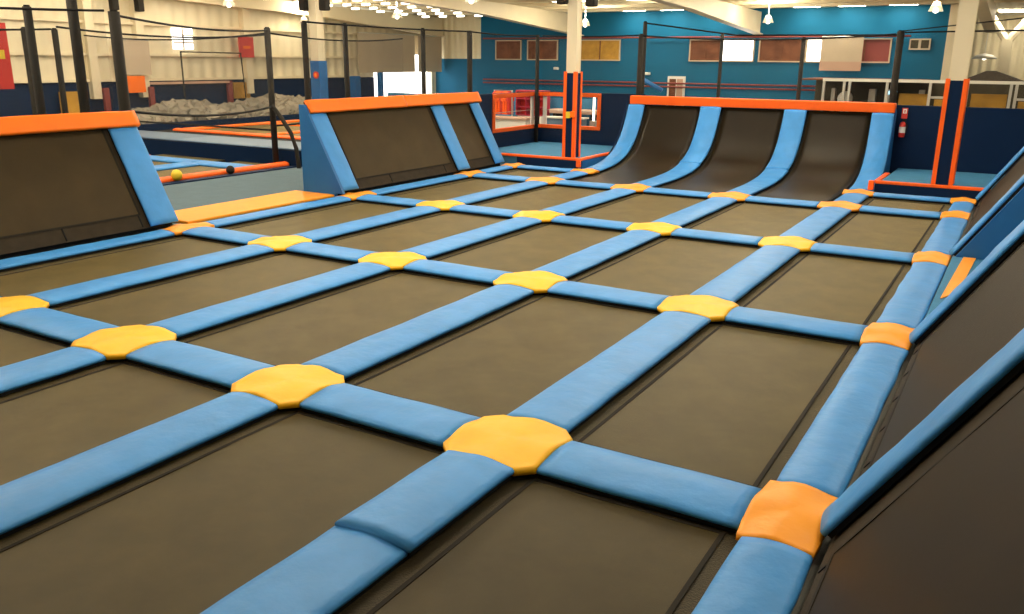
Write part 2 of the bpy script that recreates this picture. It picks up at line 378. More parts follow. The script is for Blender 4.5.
# ------------------------------------------------------------------ curved ramps at the back
CP = [(10.62, GZ), (12.2, GZ), (13.1, -.02), (13.6, .05), (14.0, .16), (14.3, .31), (14.55, .52), (14.75, .78), (14.92, 1.08), (15.06, 1.42)]
def spline(P, n):
    out = []
    for i in range(n + 1):
        f = i / n * (len(P) - 1); k = min(int(f), len(P) - 2); u = f - k
        p0, p1, p2, p3 = P[max(k - 1, 0)], P[k], P[k + 1], P[min(k + 2, len(P) - 1)]
        out.append(tuple(.5 * (2 * p1[j] + (p2[j] - p0[j]) * u + (2 * p0[j] - 5 * p1[j] + 4 * p2[j] - p3[j]) * u * u + (3 * p1[j] - p0[j] - 3 * p2[j] + p3[j]) * u ** 3) for j in (0, 1)))
    return out
SP = spline(CP, 90)
AL = [0.]
for i in range(1, len(SP)): AL.append(AL[-1] + math.dist(SP[i], SP[i - 1]))
def onp(y_or_s, s=None):
    s = y_or_s
    for i in range(1, len(SP)):
        if AL[i] >= s or i == len(SP) - 1:
            u = (s - AL[i - 1]) / (AL[i] - AL[i - 1]); a, b = SP[i - 1], SP[i]
            d = Vector((0, b[0] - a[0], b[1] - a[1])).normalized()
            return Vector((0, a[0] + (b[0] - a[0]) * u, a[1] + (b[1] - a[1]) * u)), Vector((0, -d.z, d.y))
def s_at_y(y):
    for i in range(len(SP)):
        if SP[i][0] >= y: return AL[i]
    return AL[-1]
SE = AL[-1]
def sweep(x0, x1, s0, s1, off, nu=50, nv=10, thick=.012, dx=None):
    b = MB(); top = []
    def P(u, v, o):
        s = s0 + (s1 - s0) * u; p, n = onp(s); q = p + n * o
        k = dx(s) if dx else 0
        return (x0 + (x1 - x0) * v + k, q.y, q.z)
    b.grid(lambda u, v: P(u, v, off), nu, nv); n = len(b.v); b.grid(lambda u, v: P(u, v, off - thick), nu, nv)
    w = nv + 1
    for i in range(nu):
        b.f.append((i * w, (i + 1) * w, n + (i + 1) * w, n + i * w)); b.f.append((i * w + nv, (i + 1) * w + nv, n + (i + 1) * w + nv, n + i * w + nv))
    for j in range(nv):
        b.f.append((j, j + 1, n + j + 1, n + j)); e = nu * w; b.f.append((e + j, e + j + 1, n + e + j + 1, n + e + j))
    return b
def curved_pad(x, s0, s1, W, label, seed, dx=None, off=LIFT):
    b = MB(); nu, nv = max(8, int((s1 - s0) / .06)), 12
    def fn(u, v):
        s = s0 + (s1 - s0) * u; p, n = onp(s)
        if v < .1: t, h = -1, v / .1
        elif v > .9: t, h = 1, (1 - v) / .1
        else: t, h = -1 + 2 * (v - .1) / .8, 1
        z = h * (EDGE + DOME * (1 - t * t) + (wob(s * 4 + seed, t * 2, seed, .012) * (1 - t ** 4) if h == 1 else 0))
        q = p + n * (off + z); return (x + t * W / 2 + (dx(s) if dx else 0), q.y, q.z)
    b.grid(fn, nu, nv); n = nv + 1
    b.f.append(tuple(range(n))); b.f.append(tuple(nu * n + j for j in range(n)))
    b.f += [(i * n, (i + 1) * n, (i + 1) * n + nv, i * n + nv) for i in range(nu)]
    o = b.build('ramp_pad', M['blue'], smooth=True); tag(o, label, 'pad', 'blue pads of the curved ramps')
    sweep(x - W / 2 + .012, x + W / 2 - .012, s0 + .01, s1 - .01, off - .002, 30, 2, .024, dx).build('under_skirt', M['black'], o)
    return o
DXR = lambda s: -.10 * max(0, (s - 2.4) / (SE - 2.4)) 
names = ['beside the fire extinguisher', 'in the middle', 'beside the orange window deck']
for c in (1, 2, 3):
    x1, x0 = XS[c] - .02, XS[c + 1] + .02
    if c == 1: x1 -= .06
    t = thing('curved_trampoline', 'dark curved trampoline ramp ' + names[c - 1], 'trampoline', None, 'curved trampolines')
    sweep(x0, x1, .03, SE - .16, -.02, 50, 4, .03).build('frame', M['black'], t)
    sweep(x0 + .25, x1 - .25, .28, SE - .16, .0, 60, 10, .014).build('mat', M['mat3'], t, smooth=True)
    b = MB()
    sweep(x0 + .232, x0 + .25, .26, SE - .16, .002, 50, 1).build('seam', M['black'], t); sweep(x1 - .25, x1 - .232, .26, SE - .16, .002, 50, 1).build('seam', M['black'], t)
sf = s_at_y(13.75)
for c in (2, 3):
    nm = {2: 'third', 3: 'fourth'}[c]
    curved_pad(XS[c], HA + .01, sf + .02, HW * 2, 'light blue flat pad leading into the curved ramps, %s line from uncapped slope' % nm, 400 + c)
    curved_pad(XS[c], sf, SE - .17, HW * 2, 'blue curved pad between two ramps, %s line from uncapped slope' % nm, 410 + c, off=LIFT + .02)
curved_pad(XS[4] + .02, 1.74 + .24, SE - .17, .40, 'blue curved pad at the ramp edge beside the window deck', 421)
curved_pad(XS[1] - .02, 1.74 + .24, SE - .17, .42, 'blue curved pad at the ramp edge beside the fire extinguisher', 422, dx=DXR)
# cap and supporting body
tag(MB().box(-7.36, -1.60, 14.93, 15.13, 1.29, 1.485, .02).build('cap_pad', M['ored']), 'long red-orange cap pad along the top of the curved ramps', 'pad')
prof = []
for i in range(46, 87, 4):
    q, nn = onp(AL[i]); q = q - nn * .075; prof.append((q.y, max(q.z, FLOOR + .001)))
b = MB().prism([(prof[0][0], FLOOR)] + prof + [(15.10, 1.27), (15.14, 1.27), (15.14, FLOOR)], 'x', -7.40, -1.74)
tag(b.build('ramp_support', M['black']), 'black supporting base behind the curved ramps', 'base')
for x, lab in ((-7.46, 'navy end panel of the curved ramps facing the window deck'), (-1.60, 'blue end panel of the curved ramps facing the fire extinguisher')):
    pp = [(SP[i][0], SP[i][1] - .0) for i in range(44, 91, 4)]
    o = MB().prism([(pp[0][0], FLOOR)] + pp + [(15.14, 1.28), (15.14, FLOOR)], 'x', x - .02, x + .02).build('end_panel', M['blue2'] if x > -3 else M['navy'])
    if x > -3:
        me = o.data
        for v in me.vertices: v.co.x += 0
    tag(o, lab, 'panel')

# ------------------------------------------------------------------ decks beside the curved ramps
DZ = .20
def strip(x0, x1, y0, y1, z0, z1, lab, m='ored'):
    return tag(MB().box(x0, x1, y0, y1, z0, z1, .012).build('edge_trim', M[m]), lab, 'trim pad', 'orange deck edge trims')
# window deck
b = MB().box(-10.30, -7.55, 12.74, 15.9, FLOOR, DZ)
struct(b.build('floor_window_deck', M['teal']))
tag(MB().box(-9.10, -7.56, 12.70, 12.738, FLOOR + .002, .158).build('deck_fascia', M['navy']), 'navy fascia below the window deck edge', 'panel')
strip(-9.55, -7.48, 12.69, 12.80, .160, .212, 'red-orange edge trim along the court side of window deck')
strip(-7.60, -7.50, 12.81, 14.9, .160, .212, 'red-orange edge trim of window deck leading to curved ramp')
strip(-7.56, -7.47, 12.60, 12.685, LIFT, .20, 'short orange upright trim at the corner of the window deck')
tag(MB().box(-7.547, -7.515, 12.82, 14.85, FLOOR + .002, .158).build('deck_fascia', M['blue2']), 'blue fascia of the window deck beside the curved ramp', 'panel')
# extinguisher deck
struct(MB().box(-1.42, 2.4, 12.74, 15.2, FLOOR, DZ - .02).build('floor_extinguisher_deck', M['teal']))
tag(MB().box(-1.50, .36, 12.70, 12.738, FLOOR + .002, .140).build('deck_fascia', M['navy']), 'navy fascia below the deck of the fire extinguisher', 'panel')
strip(-1.50, .36, 12.69, 12.80, .142, .195, 'long red-orange trim along the extinguisher deck edge')
strip(-1.53, -1.43, 12.81, 14.1, .142, .195, 'red-orange trim of extinguisher deck beside the curved ramp')
strip(-1.60, -1.505, 12.60, 12.70, LIFT, .20, 'short orange upright trim at the corner of extinguisher deck')

# padded court walls
struct(MB().box(-2.3, 4.2, 15.22, 15.32, FLOOR, 1.44).build('wall_court_right', M['navy']))
WX, WY, W0, W1, WT = -10.36, 15.95, .585, 1.40, 1.48
b = MB()
b.box(WX - .08, WX, 12.62, WY, FLOOR, W0); b.box(WX - .08, WX, 12.62, 13.72, W0, WT)
b.box(WX - .08, WX, 13.72, WY, W1, WT); struct(b.build('wall_court_left', M['navy']))
b = MB(); b.box(WX - .08, -7.4, WY, WY + .08, FLOOR, W0); b.box(-8.62, -7.4, WY, WY + .08, W0, WT); b.box(WX - .08, -8.62, WY, WY + .08, W1, WT)
struct(b.build('wall_court_back', M['navy']))
struct(MB().box(WX - .07, WX - .005, WY - .005, WY + .07, W0, W1).build('trim_1', M['black']))
# orange frames of the two openings
t = thing('window_frame', 'red-orange frame of the opening nearer the capped slope', 'window frame')
for a in ((13.66, WY - .01, W0 - .03, W0 + .06), (13.66, WY - .01, W1 - .03, W1 + .07), (13.66, 13.76, W0 + .06, W1 - .03)):
    MB().box(WX - .1, WX + .03, a[0], a[1], a[2], a[3], .008).build('frame_bar', M['ored'], t)
MB().box(WX - .06, WX - .02, 15.62, 15.75, W0 + .06, W1 - .03).build('white_post', M['white'], t)
MB().tube([(WX - .04, 13.76, 1.02), (WX - .04, 15.9, 1.02)], .008, 6).build('wire', M['silver'], t)
t = thing('window_frame', 'red-orange frame of the opening behind the central padded column', 'window frame')
for a in ((WX + .04, -8.56, W0 - .03, W0 + .06), (WX + .04, -8.56, W1 - .03, W1 + .07), (-8.66, -8.56, W0 + .06, W1 - .03)):
    MB().box(a[0], a[1], WY - .03, WY + .1, a[2], a[3], .008).build('frame_bar', M['ored'], t)
MB().box(-10.24, -10.14, WY + .02, WY + .06, W0 + .06, W1 - .03).build('white_post', M['white'], t)
MB().tube([(WX + .1, WY + .04, 1.02), (-8.66, WY + .04, 1.02)], .008, 6).build('wire', M['silver'], t)
# fire extinguisher on the navy wall
t = thing('fire_extinguisher', 'red fire extinguisher under a small sign on the navy wall', 'fire extinguisher', T(-1.44, 15.13, .95))
MB().lathe([(.002, -.14), (.055, -.14), (.06, -.12), (.06, .10), (.045, .15), (.02, .17), (.002, .17)], 18).build('body', M['red'], t, smooth=True)
MB().lathe([(.061, -.05), (.062, -.05), (.062, .07), (.061, .07)], 18).build('label_band', M['white'], t)
MB().box(-.02, .05, -.015, .015, .18, .215, .005).build('handle', M['foam'], t); MB().tube([(.03, 0, .17), (.09, -.02, .1), (.08, -.02, -.06)], .01, 6).build('hose', M['foam'], t)
t = thing('extinguisher_sign', 'small red and white sign above the fire extinguisher', 'sign', T(-1.44, 15.20, 1.30))
MB().box(-.055, .055, 0, .012, -.12, .09).build('plate', M['red'], t)
b = MB().box(-.035, .035, -.004, -.001, -.02, .07); b.build('pictogram_panel', M['white'], t)
MB().box(-.01, .012, -.008, -.005, -.005, .05).build('pictogram', M['red'], t)

# ------------------------------------------------------------------ floors round the court
struct(MB().box(-26, 12, -12, 40, FLOOR - .3, FLOOR - .003).build('floor', M['concrete']))
struct(MB().box(-12.72, -9.25, -2, 12.55, FLOOR, -.012).build('floor_walkway', M['grey']))
t = tag(MB().box(-10.12, -9.22, 3.75, 6.78, -.008, .035, .012).build('walkway_pad', M['orange2']), 'broad flat orange pad on the walkway between the two capped slopes', 'pad')

# ------------------------------------------------------------------ second court, beyond the walkway
g2 = 'pads of the second court'
def lowpad(x0, x1, y0, y1, z0, lab, m, h=.05, name='second_court_pad'):
    lx, ly = x1 - x0, y1 - y0
    if ly > lx: mw = basis(((x0 + x1) / 2, (y0 + y1) / 2, z0), (0, 1, 0), (-1, 0, 0)); L, W = ly, lx
    else: mw = basis(((x0 + x1) / 2, (y0 + y1) / 2, z0), (1, 0, 0), (0, 1, 0)); L, W = lx, ly
    return pad(name, L, W, mw, lab, g2, rnd.random() * 90, m=m, skirt=False, edge=h * .7, dome=h * .4, wr=.002)
tag(MB().box(-12.95, -12.74, 2.0, 9.55, FLOOR, .01, .01).build('court_edge', M['navy']), 'navy edge strip beside the grey walkway', 'pad')
lowpad(-13.22, -12.98, 2.0, 9.50, -.02, 'red-orange pad line behind the yellow ball', 'ored', .1)
for (x0, x1, y0, y1, lab) in ((-14.6, -13.26, 5.0, 8.44, 'dark trampoline bed of the second court behind the yellow ball'), (-14.62, -13.26, 9.02, 9.55, 'narrow dark trampoline bed of the second court behind the small black ball'),
                              (-17.2, -15.22, 5.0, 8.44, 'dark trampoline bed of the second court beyond its lengthwise pad'), (-17.2, -15.05, 9.02, 9.55, 'narrow dark trampoline bed of the second court under the raised platform')):
    tag(MB().box(x0, x1, y0, y1, FLOOR, -.01).build('trampoline_bed', M['mat']), lab, 'trampoline', 'second court beds')
lowpad(-15.2, -14.62, 5.0, 8.44, -.012, 'blue lengthwise pad of the second court', 'blue', .06)
lowpad(-16.9, -14.95, 8.46, 9.0, -.012, 'blue crosswise pad of the second court near its orange junction', 'blue', .06)
lowpad(-14.90, -13.26, 8.46, 9.0, -.012, 'blue crosswise pad of the second court near the black ball', 'blue', .06)
lowpad(-17.7, -16.95, 8.5, 9.02, -.012, 'red-orange junction pad of the second court below the platform', 'ored', .07)
t = tag(MB().ball(.105, (-12.95, 6.55, .115 + .0), 24).build('play_ball', M['yellow'], smooth=True), 'yellow ball resting on the edge of the second court', 'ball')
t = tag(MB().ball(.085, (-12.88, 7.78, .095), 20).build('play_ball', M['foam'], smooth=True), 'small black ball resting on the edge of the second court', 'ball')
# raised platform
PZ = .34
t = thing('raised_platform', 'raised trampoline platform with navy sides beyond the second court', 'platform')
MB().box(-19.8, -12.7, 9.62, 16.3, FLOOR, PZ - .02).build('deck_top', M['black'], t)
MB().box(-19.8, -12.7, 9.585, 9.615, FLOOR, PZ - .03).build('side_panel', M['navy'], t); MB().box(-12.695, -12.665, 9.6, 16.3, FLOOR, PZ - .03).build('side_panel', M['navy'], t)
for i, (x0, x1, y0, y1) in enumerate(((-18.9, -16.2, 12.1, 14.6), (-15.9, -13.2, 12.1, 14.6), (-18.9, -16.2, 15.0, 16.2), (-15.9, -13.2, 15.0, 16.2))):
    tag(MB().box(x0, x1, y0, y1, PZ - .018, PZ).build('trampoline_bed', M['mat']), 'dark trampoline bed on the raised platform, ' + ['near foam pit, front', 'near its tall pole, front', 'near foam pit, rear', 'beside the triangular panel, rear'][i], 'trampoline', 'platform beds')
lowpad(-19.75, -12.7, 9.60, 10.9, PZ - .016, 'grey-blue pad along the front of the raised platform', 'greyblue', .05)
lowpad(-19.35, -12.8, 11.55, 11.85, PZ - .016, 'red-orange pad line across the raised platform, first from its front', 'ored', .06)
lowpad(-18.9, -12.8, 14.62, 14.95, PZ - .016, 'orange pad line across the raised platform, second from its front', 'ocap', .06)
lowpad(-19.4, -19.05, 11.9, 16.2, PZ - .016, 'orange pad line on the platform beside the foam pit', 'ocap', .06)
lowpad(-16.18, -15.92, 11.9, 14.6, PZ - .016, 'orange pad line along the middle of the raised platform', 'ocap', .06)
# foam pit
t = thing('foam_pit', 'foam pit full of grey foam behind the raised platform', 'foam pit')
b = MB().box(-19.96, -19.86, 10.6, 19.4, FLOOR, .50); b.build('front_wall', M['navy'], t)
MB().box(-21.6, -19.98, 10.6, 10.7, FLOOR, .50).build('end_wall', M['navy'], t); MB().box(-21.6, -19.98, 19.3, 19.4, FLOOR, .50).build('end_wall', M['navy'], t)
b = MB()
for i in range(620):
    x, y = rnd.uniform(-21.4, -20.2), rnd.uniform(10.9, 19.0)
    z = .45 + .55 * math.exp(-((x + 21.1) / .6) ** 2) * min(1, (y - 9.6) / 4.5) * (.6 + .5 * noise.noise(Vector((y * .5, 1, 2)))) + rnd.uniform(-.08, .08)
    s = .13; R = Matrix.Rotation(rnd.uniform(0, 3), 3, Vector((rnd.random(), rnd.random(), rnd.random())).normalized())
    cb = [Vector((a, bb, c)) * s for a in (-1, 1) for bb in (-1, 1) for c in (-1, 1)]
    b.add([R @ q + Vector((x, y, z)) for q in cb], [(0, 1, 3, 2), (4, 6, 7, 5), (0, 4, 5, 1), (2, 3, 7, 6), (0, 2, 6, 4), (1, 5, 7, 3)])
o = b.build('foam_cubes', M['foamcube']); o['kind'] = 'stuff'; tag(o, 'heap of grey foam cubes filling the pit', 'foam cubes')

# ------------------------------------------------------------------ columns
def column(x, y, padtop, padbot, lab, stripes=True, w=.19):
    base = padbot
    t = thing('padded_column', lab, 'column', T(x, y, 0), 'steel columns with padded feet')
    b = MB(); b.box(-w, w, -w, -w + .03, base, 4.15); b.box(-w, w, w - .03, w, base, 4.15); b.box(-w * .9, w * .9, -w + .03, w - .03, base, 4.15)
    b.build('shaft', M['cream'], t)
    if padtop:
        p = w + .025
        def tube_box(q0, q1, z0, z1):
            bb = MB(); bb.box(-q1, q1, -q1, -q0, z0, z1); bb.box(-q1, q1, q0, q1, z0, z1); bb.box(-q1, -q0, -q0, q0, z0, z1); bb.box(q0, q1, -q0, q0, z0, z1); return bb
        tube_box(w + .004, p, padbot, padtop).build('foot_pad', M['navy'] if stripes else M['blue2'], t)
        if stripes:
            for sx in (-1, 1):
                for sy in (-1, 1):
                    e = .062; q = p + .012
                    bb = MB(); xa, xb = sorted((sx * (p - e), sx * q)); ya, yb = sorted((sy * (p + .001), sy * q)); bb.box(xa, xb, ya, yb, padbot, padtop + .03)
                    xa, xb = sorted((sx * (p + .001), sx * q)); ya, yb = sorted((sy * (p - e), sy * p)); bb.box(xa, xb, ya, yb, padbot, padtop + .03)
                    bb.build('corner_stripe', M['ored'], t)
    return t
column(-.415, 13.02, 1.98, DZ - .018, 'cream steel column with striped navy foot pad on the extinguisher deck', True, .14)
column(-7.89, 13.02, 2.0, DZ + .001, 'cream steel column with striped navy foot pad on the window deck', True, .115)
column(-15.13, 12.88, 2.2, PZ + .06, 'cream steel column with plain blue foot pad on the raised platform', False, .125)
t = thing('warning_beacon', 'small orange and yellow box fixed on the central padded column', 'beacon', T(-7.89, 12.85, 1.12))
MB().box(-.05, .05, -.05, .012, -.07, .07, .008).build('housing', M['yellow'], t); MB().box(.055, .15, -.05, .012, -.05, .08, .008).build('lens', M['ocap'], t)
t = thing('column_sign', 'red round emblem sign on the plain blue column pad', 'sign', T(-15.08, 12.715, 1.85))
b = MB(); b.lathe([(.002, -.01), (.09, -.01), (.09, .01), (.002, .01)], 24); o = b.build('plate', M['red'], t); o.rotation_euler = (PI / 2, 0, 0)
b = MB(); b.lathe([(.002, .012), (.05, .012), (.05, .016), (.002, .016)], 20); o = b.build('emblem', M['ocap'], t); o.rotation_euler = (PI / 2, 0, 0)

# ------------------------------------------------------------------ nets and poles
def pole(x, y, z0, z1, r, lab, lean=(0, 0)):
    t = thing('net_pole', lab, 'pole', T(x, y, 0), 'black net poles')
    MB().tube([(0, 0, z0), (lean[0], lean[1], z1)], r, 10).build('foam_sleeve', M['foam'], t, smooth=True)
    MB().lathe([(.002, z1), (r * .7, z1), (r * .7, z1 + .02), (.002, z1 + .02)], 10, (lean[0], lean[1], 0)).build('top_cap', M['black'], t)
    return t
NT = 2.86
for x, y, z0, z1, r, lab in (
    (-10.42, 2.58, FLOOR, NT, .055, 'black net pole first from the frame edge behind the walkway slope'),
    (-10.42, 3.2, FLOOR, 4.0, .068, 'tall black pole passing above its net behind the walkway slope'),
    (-10.40, 3.80, FLOOR, NT, .078, 'thick black net pole at the cap end beside the walkway'),
    (-10.30, 7.40, FLOOR, NT, .052, 'black net pole standing behind the blue triangular panel'),
    (-10.30, 8.45, FLOOR, NT, .048, 'slim black net pole second behind the cap with the seam'),
    (-10.30, 10.85, FLOOR, NT, .048, 'slim black net pole in front of the bright opening'),
    (-10.30, 12.60, FLOOR, NT, .06, 'black net pole at the deck end of the capped slope'),
    (-10.28, 15.7, DZ, NT, .05, 'black net pole in the corner of the orange window'),
    (-7.40, 15.55, FLOOR, NT, .065, 'black net pole at the window end of the red-orange cap'),
    (-5.45, 15.55, FLOOR, NT, .04, 'slim black net pole behind the ramp cap under the bright window'),
    (-3.66, 15.55, FLOOR, NT - .1, .045, 'slim black net pole behind the ramp cap near the pink banner'),
    (-1.74, 15.47, FLOOR, NT + .02, .07, 'thick black net pole behind the fire extinguisher'),
    (-13.27, 9.40, FLOOR, NT, .065, 'black net pole at the corner of the second court')):
    pole(x, y, z0, z1, r, lab)
pole(-13.2, 4.15, FLOOR, 2.68, .05, 'slim black pole far behind the walkway slope, nearer the red banner')
pole(-13.2, 4.66, FLOOR, 2.68, .05, 'slim black pole far behind the walkway slope, nearer the orange board')
t = tag(MB().tube([(-13.2, 9.33, 1.28), (-12.95, 9.33, 1.03), (-12.72, 9.35, .72), (-12.60, 9.36, .4), (-12.57, 9.37, .0), (-12.57, 9.37, FLOOR)], .045, 8).build('brace_bar', M['foam'], smooth=True), 'bent black bar bracing the pole of the second court', 'bar')
def net(p0, p1, z0, z1, lab, sag0=0., sag1=.05, top=True, bottom=False):
    p0, p1 = Vector((*p0, 0)), Vector((*p1, 0)); L = (p1 - p0).length; n = max(8, int(L / .25))
    zt = lambda u: z1 - sag1 * 4 * u * (1 - u); zb = lambda u: (z0 if not isinstance(z0, tuple) else z0[0] + (z0[1] - z0[0]) * u) - sag0 * 4 * u * (1 - u)
    b = MB(); b.grid(lambda u, v: (*(p0.lerp(p1, u)).xy, zb(u) + (zt(u) - zb(u)) * v), n, 4)
    d = (p1 - p0).normalized(); b.uv = lambda co: ((Vector((co.x, co.y, 0)) - p0).dot(d), co.z)
    o = b.build('safety_net', M['net']); tag(o, lab, 'net', 'black safety nets')
    MB().tube([(*(p0.lerp(p1, i / n)).xy, zt(i / n)) for i in range(n + 1)], .018, 6).build('top_rope', M['black'], o)
    if bottom: MB().tube([(*(p0.lerp(p1, i / n)).xy, zb(i / n)) for i in range(n + 1)], .022, 6).build('bottom_rope', M['black'], o)
    return o
net((-10.335, -1.5), (-10.335, 3.6), 0.0, NT, 'black netting above the slope beside the walkway')
net((-10.235, 7.37), (-10.235, 12.55), .0, NT, 'black netting above the capped slope with the seam', sag1=.02)
net((-10.30, 12.66), (-10.30, 15.80), .3, NT, 'black netting above the orange window opening near the capped slope', sag1=.03)
net((-10.22, 15.86), (-7.46, 15.86), .3, NT, 'black netting behind the central padded column', sag1=.03)
net((-7.33, 15.49), (-1.83, 15.49), .1, NT - .03, 'black netting above the red-orange cap of the curved ramps', sag1=.10)
net((-1.68, 15.55), (3.6, 15.55), .1, NT, 'black netting above the navy wall of the extinguisher deck', sag1=-.02)
net((-10.48, 3.92), (-13.19, 9.32), (1.5, 1.26), NT - .05, 'black netting hanging over the second court', sag0=.12, sag1=.08, bottom=True)
net((-13.33, 9.44), (-19.6, 9.44), .75, NT - .1, 'black netting along the front of the raised platform', sag1=.12, bottom=True)
net((-13.2, 4.7), (-13.26, 9.3), .85, 2.72, 'black netting on the side of the second court', sag0=.1, sag1=.1, bottom=False)
net((-13.2, 1.0), (-13.2, 4.6), .3, 2.68, 'black netting far behind the walkway slope', sag1=.05)
net((-13.27, 9.47), (-13.27, 14.0), .85, NT - .1, 'black netting over the raised platform', sag1=.1, bottom=True)
# sloping cables over the back net
pole(-8.32, 18.0, FLOOR, 3.25, .055, 'tall dark pole behind the ramps, topped by a sloping cable')
tag(MB().tube([(-8.30, 18.0, 3.22), (-5.85, 18.0, 2.90), (-2.0, 18.0, 2.88)], .022, 6).build('guy_cable', M['black']), 'thin black cable sloping down from the tall dark pole behind the ramps', 'cable')
tag(MB().tube([(-1.78, 15.5, NT + .02), (3.4, 14.0, 3.35)], .013, 6).build('guy_cable', M['black']), 'thin black cable rising over the extinguisher deck', 'cable')

# ------------------------------------------------------------------ building shell
BY, LX = 28.0, -22.3
struct(MB().box(-19.9, -1.9, BY, BY + .2, FLOOR, 4.09).build('wall_back', M['wallblue']))
struct(MB().box(LX, -19.9, BY, BY + .2, 2.3, 4.09).build('wall_back_cream', M['creamy']))
struct(MB().box(LX, -19.9, BY, BY + .2, FLOOR, 2.3).build('wall_back_lower', M['wallblue']))
b = MB(); b.box(LX - .2, LX, -6, 23.7, 1.56, 4.1); b.box(LX - .2, LX, 23.7, BY, 2.45, 4.1); b.box(LX - .2, LX, 27.7, BY, .4, 2.45)
struct(b.build('wall_left', M['creamx']))
struct(MB().box(LX - .2, LX + .02, -6, 23.7, FLOOR, 1.555).build('wall_left_lower', M['navy']))
struct(MB().box(LX - .2, LX, 22.9, 27.7, FLOOR, .4).build('wall_left_sill', M['navy']))
for i, z in enumerate((1.57, 2.28, 3.16)):
    struct(MB().box(LX, LX + .12, -6, 22.8 if z < 2.4 else BY, z, z + .07).build('trim_%d' % (i + 2), M['cream']))
CZ = lambda y: 4.10 + (28 - y) * .021
struct(MB().prism([(-8, CZ(-8)), (36, CZ(36)), (36, CZ(36) + .1), (-8, CZ(-8) + .1)], 'x', -24, 12).build('ceiling', M['ceil']))
struct(MB().box(-24, 6.2, -8.2, -8, FLOOR, 4.9).build('wall_rear', M['cream']))
struct(MB().box(6, 6.2, -8, 33, FLOOR, 4.9).build('wall_right', M['cream']))
# ceiling purlins and rafters
for i, y in enumerate([y * 1.45 - 1 for y in range(0, 20)]):
    struct(MB().box(-22.2, 5.9, y - .035, y + .035, CZ(y) - .10, CZ(y) - .001).build('trim_purlin', M['cream']))
def rafter(x):
    b = MB(); pts = [(27.95, 3.24), (20.5, 3.72), (12.0, 4.02), (3.0, 4.10), (3.0, 4.44), (27.95, 3.98)]
    b.prism(pts, 'x', x - .05, x + .05)
    for k in range(3):
        (y0, z0), (y1, z1) = pts[k], pts[k + 1]; b.prism([(y0, z0 - .03), (y1, z1 - .03), (y1, z1), (y0, z0)], 'x', x - .16, x + .16)
    return struct(b.build('trim_rafter', M['cream']))
for x in (-21.9, -15.15, -8.05, -.7): rafter(x)
# roof lights between the purlins; grids away from the back wall are added
def roof_light(x, y, lx=.55, ly=.32):
    z = CZ(y) - .02
    tag(MB().box(x - lx, x + lx, y - ly, y + ly, z - .02, z).build('roof_light', M['sky']), 'glowing translucent roof light between the ceiling purlins, many added to light the hall', 'roof light', 'roof lights')
def ceiling_glow(x, y):  # glowing boxes added to imitate lit patches of the far ceiling
    z = CZ(y) - .20
    t = thing('ceiling_glow_box', 'small glowing box standing in for a lit patch of the far ceiling', 'lamp', T(x, y, z), 'stand-ins for lit ceiling patches')
    MB().box(-.17, .17, -.05, .05, -.04, .03, .025).build('glow_body', M['ceiling_glow'], t); MB().tube([(0, 0, .041), (0, 0, .185)], .01, 5).build('hanger', M['white'], t)
PY = [k * 1.45 - 1 for k in range(20)]
for k in range(12, 19):
    y = (PY[k] + PY[k + 1]) / 2
    for i in range(8):
        x = -21.2 + i * .86
        if abs(x + 15.15) > .5: ceiling_glow(x, y)
for x in (-12.7, -11.2, -9.6, -6.35, -4.9, -3.3): roof_light(x, 27.25, .42, .34)
for x in (-13.2, -10.5, -6.2, -3.2, 1.5):  # overhead panels added to light the hall
    for k in (0, 2, 4, 6, 8, 10, 12, 14, 16):
        if x > 0 and k > 12 and k != 16: continue
        roof_light(x, (PY[k] + PY[k + 1]) / 2)
for x in (-20.2, -17.6):  # more panels added to brighten the cream wall side
    for k in (0, 2, 4, 6, 8, 10): roof_light(x, (PY[k] + PY[k + 1]) / 2)
for x in (-.2, .9): roof_light(x, 31.2, .5, .4)
def bell_lamp(x, y, z, lab):
    t = thing('bell_lamp', lab, 'lamp', T(x, y, z), 'hanging bell lamps')
    MB().tube([(0, 0, .16), (0, 0, CZ(y) - z - .01)], .012, 6).build('stem', M['white'], t)
    MB().lathe([(.05, .15), (.075, .14), (.12, .05), (.17, -.08), (.16, -.08), (.11, .04), (.065, .12)], 24).build('shade', M['acrylic'], t, smooth=True)
    MB().ball(.07, (0, 0, -.05), 16).build('bulb', M['lamp'], t, smooth=True)
    ld = bpy.data.lights.new('uplight_fill', 'POINT'); ld.energy = 150; ld.color = (1, .86, .62); ld.shadow_soft_size = .12
    lo = bpy.data.objects.new('uplight_fill', ld); C.objects.link(lo); lo.parent = t; lo.location = (0, 0, .36)  # point light added above the shade to brighten the ceiling
for x, y, z, lab in ((-6.86, 24.6, 3.55, 'bell lamp hanging before the blue wall above the bright windows'), (-1.58, 19.8, 3.55, 'bell lamp hanging beside the cream column of the extinguisher deck'),
                     (-13.0, 23.96, 3.5, 'bell lamp partly behind the central column'), (-16.28, 17.65, 3.55, 'bell lamp hanging above the beige banners'), (-21.6, 19.2, 3.5, 'bell lamp hanging above the red sign of the cream wall')):
    bell_lamp(x, y, z, lab)
for x, y in ((-18.5, 8.5), (-11.5, 8.5), (-4.2, 8.5), (-18.5, 1.5), (-11.5, 1.5), (-4.2, 1.5), (-11.5, 14.5), (-4.2, 14.5), (-18.6, 13.2)):  # extra lamps added to brighten the ceiling and walls
    bell_lamp(x, y, 3.7, 'extra bell lamp added high over the trampolines to light the hall')
def speaker(x, y, z, lab):
    t = thing('ceiling_speaker', lab, 'speaker', T(x, y, z), 'black hanging speakers')
    MB().box(-.11, .11, -.1, .1, -.22, .16, .03).build('cabinet', M['foam'], t); MB().tube([(0, 0, .15), (0, .06, .38)], .02, 6).build('bracket', M['black'], t)
speaker(-15.36, 12.72, 3.62, 'black speaker on the side of blue padded column facing the cream wall')
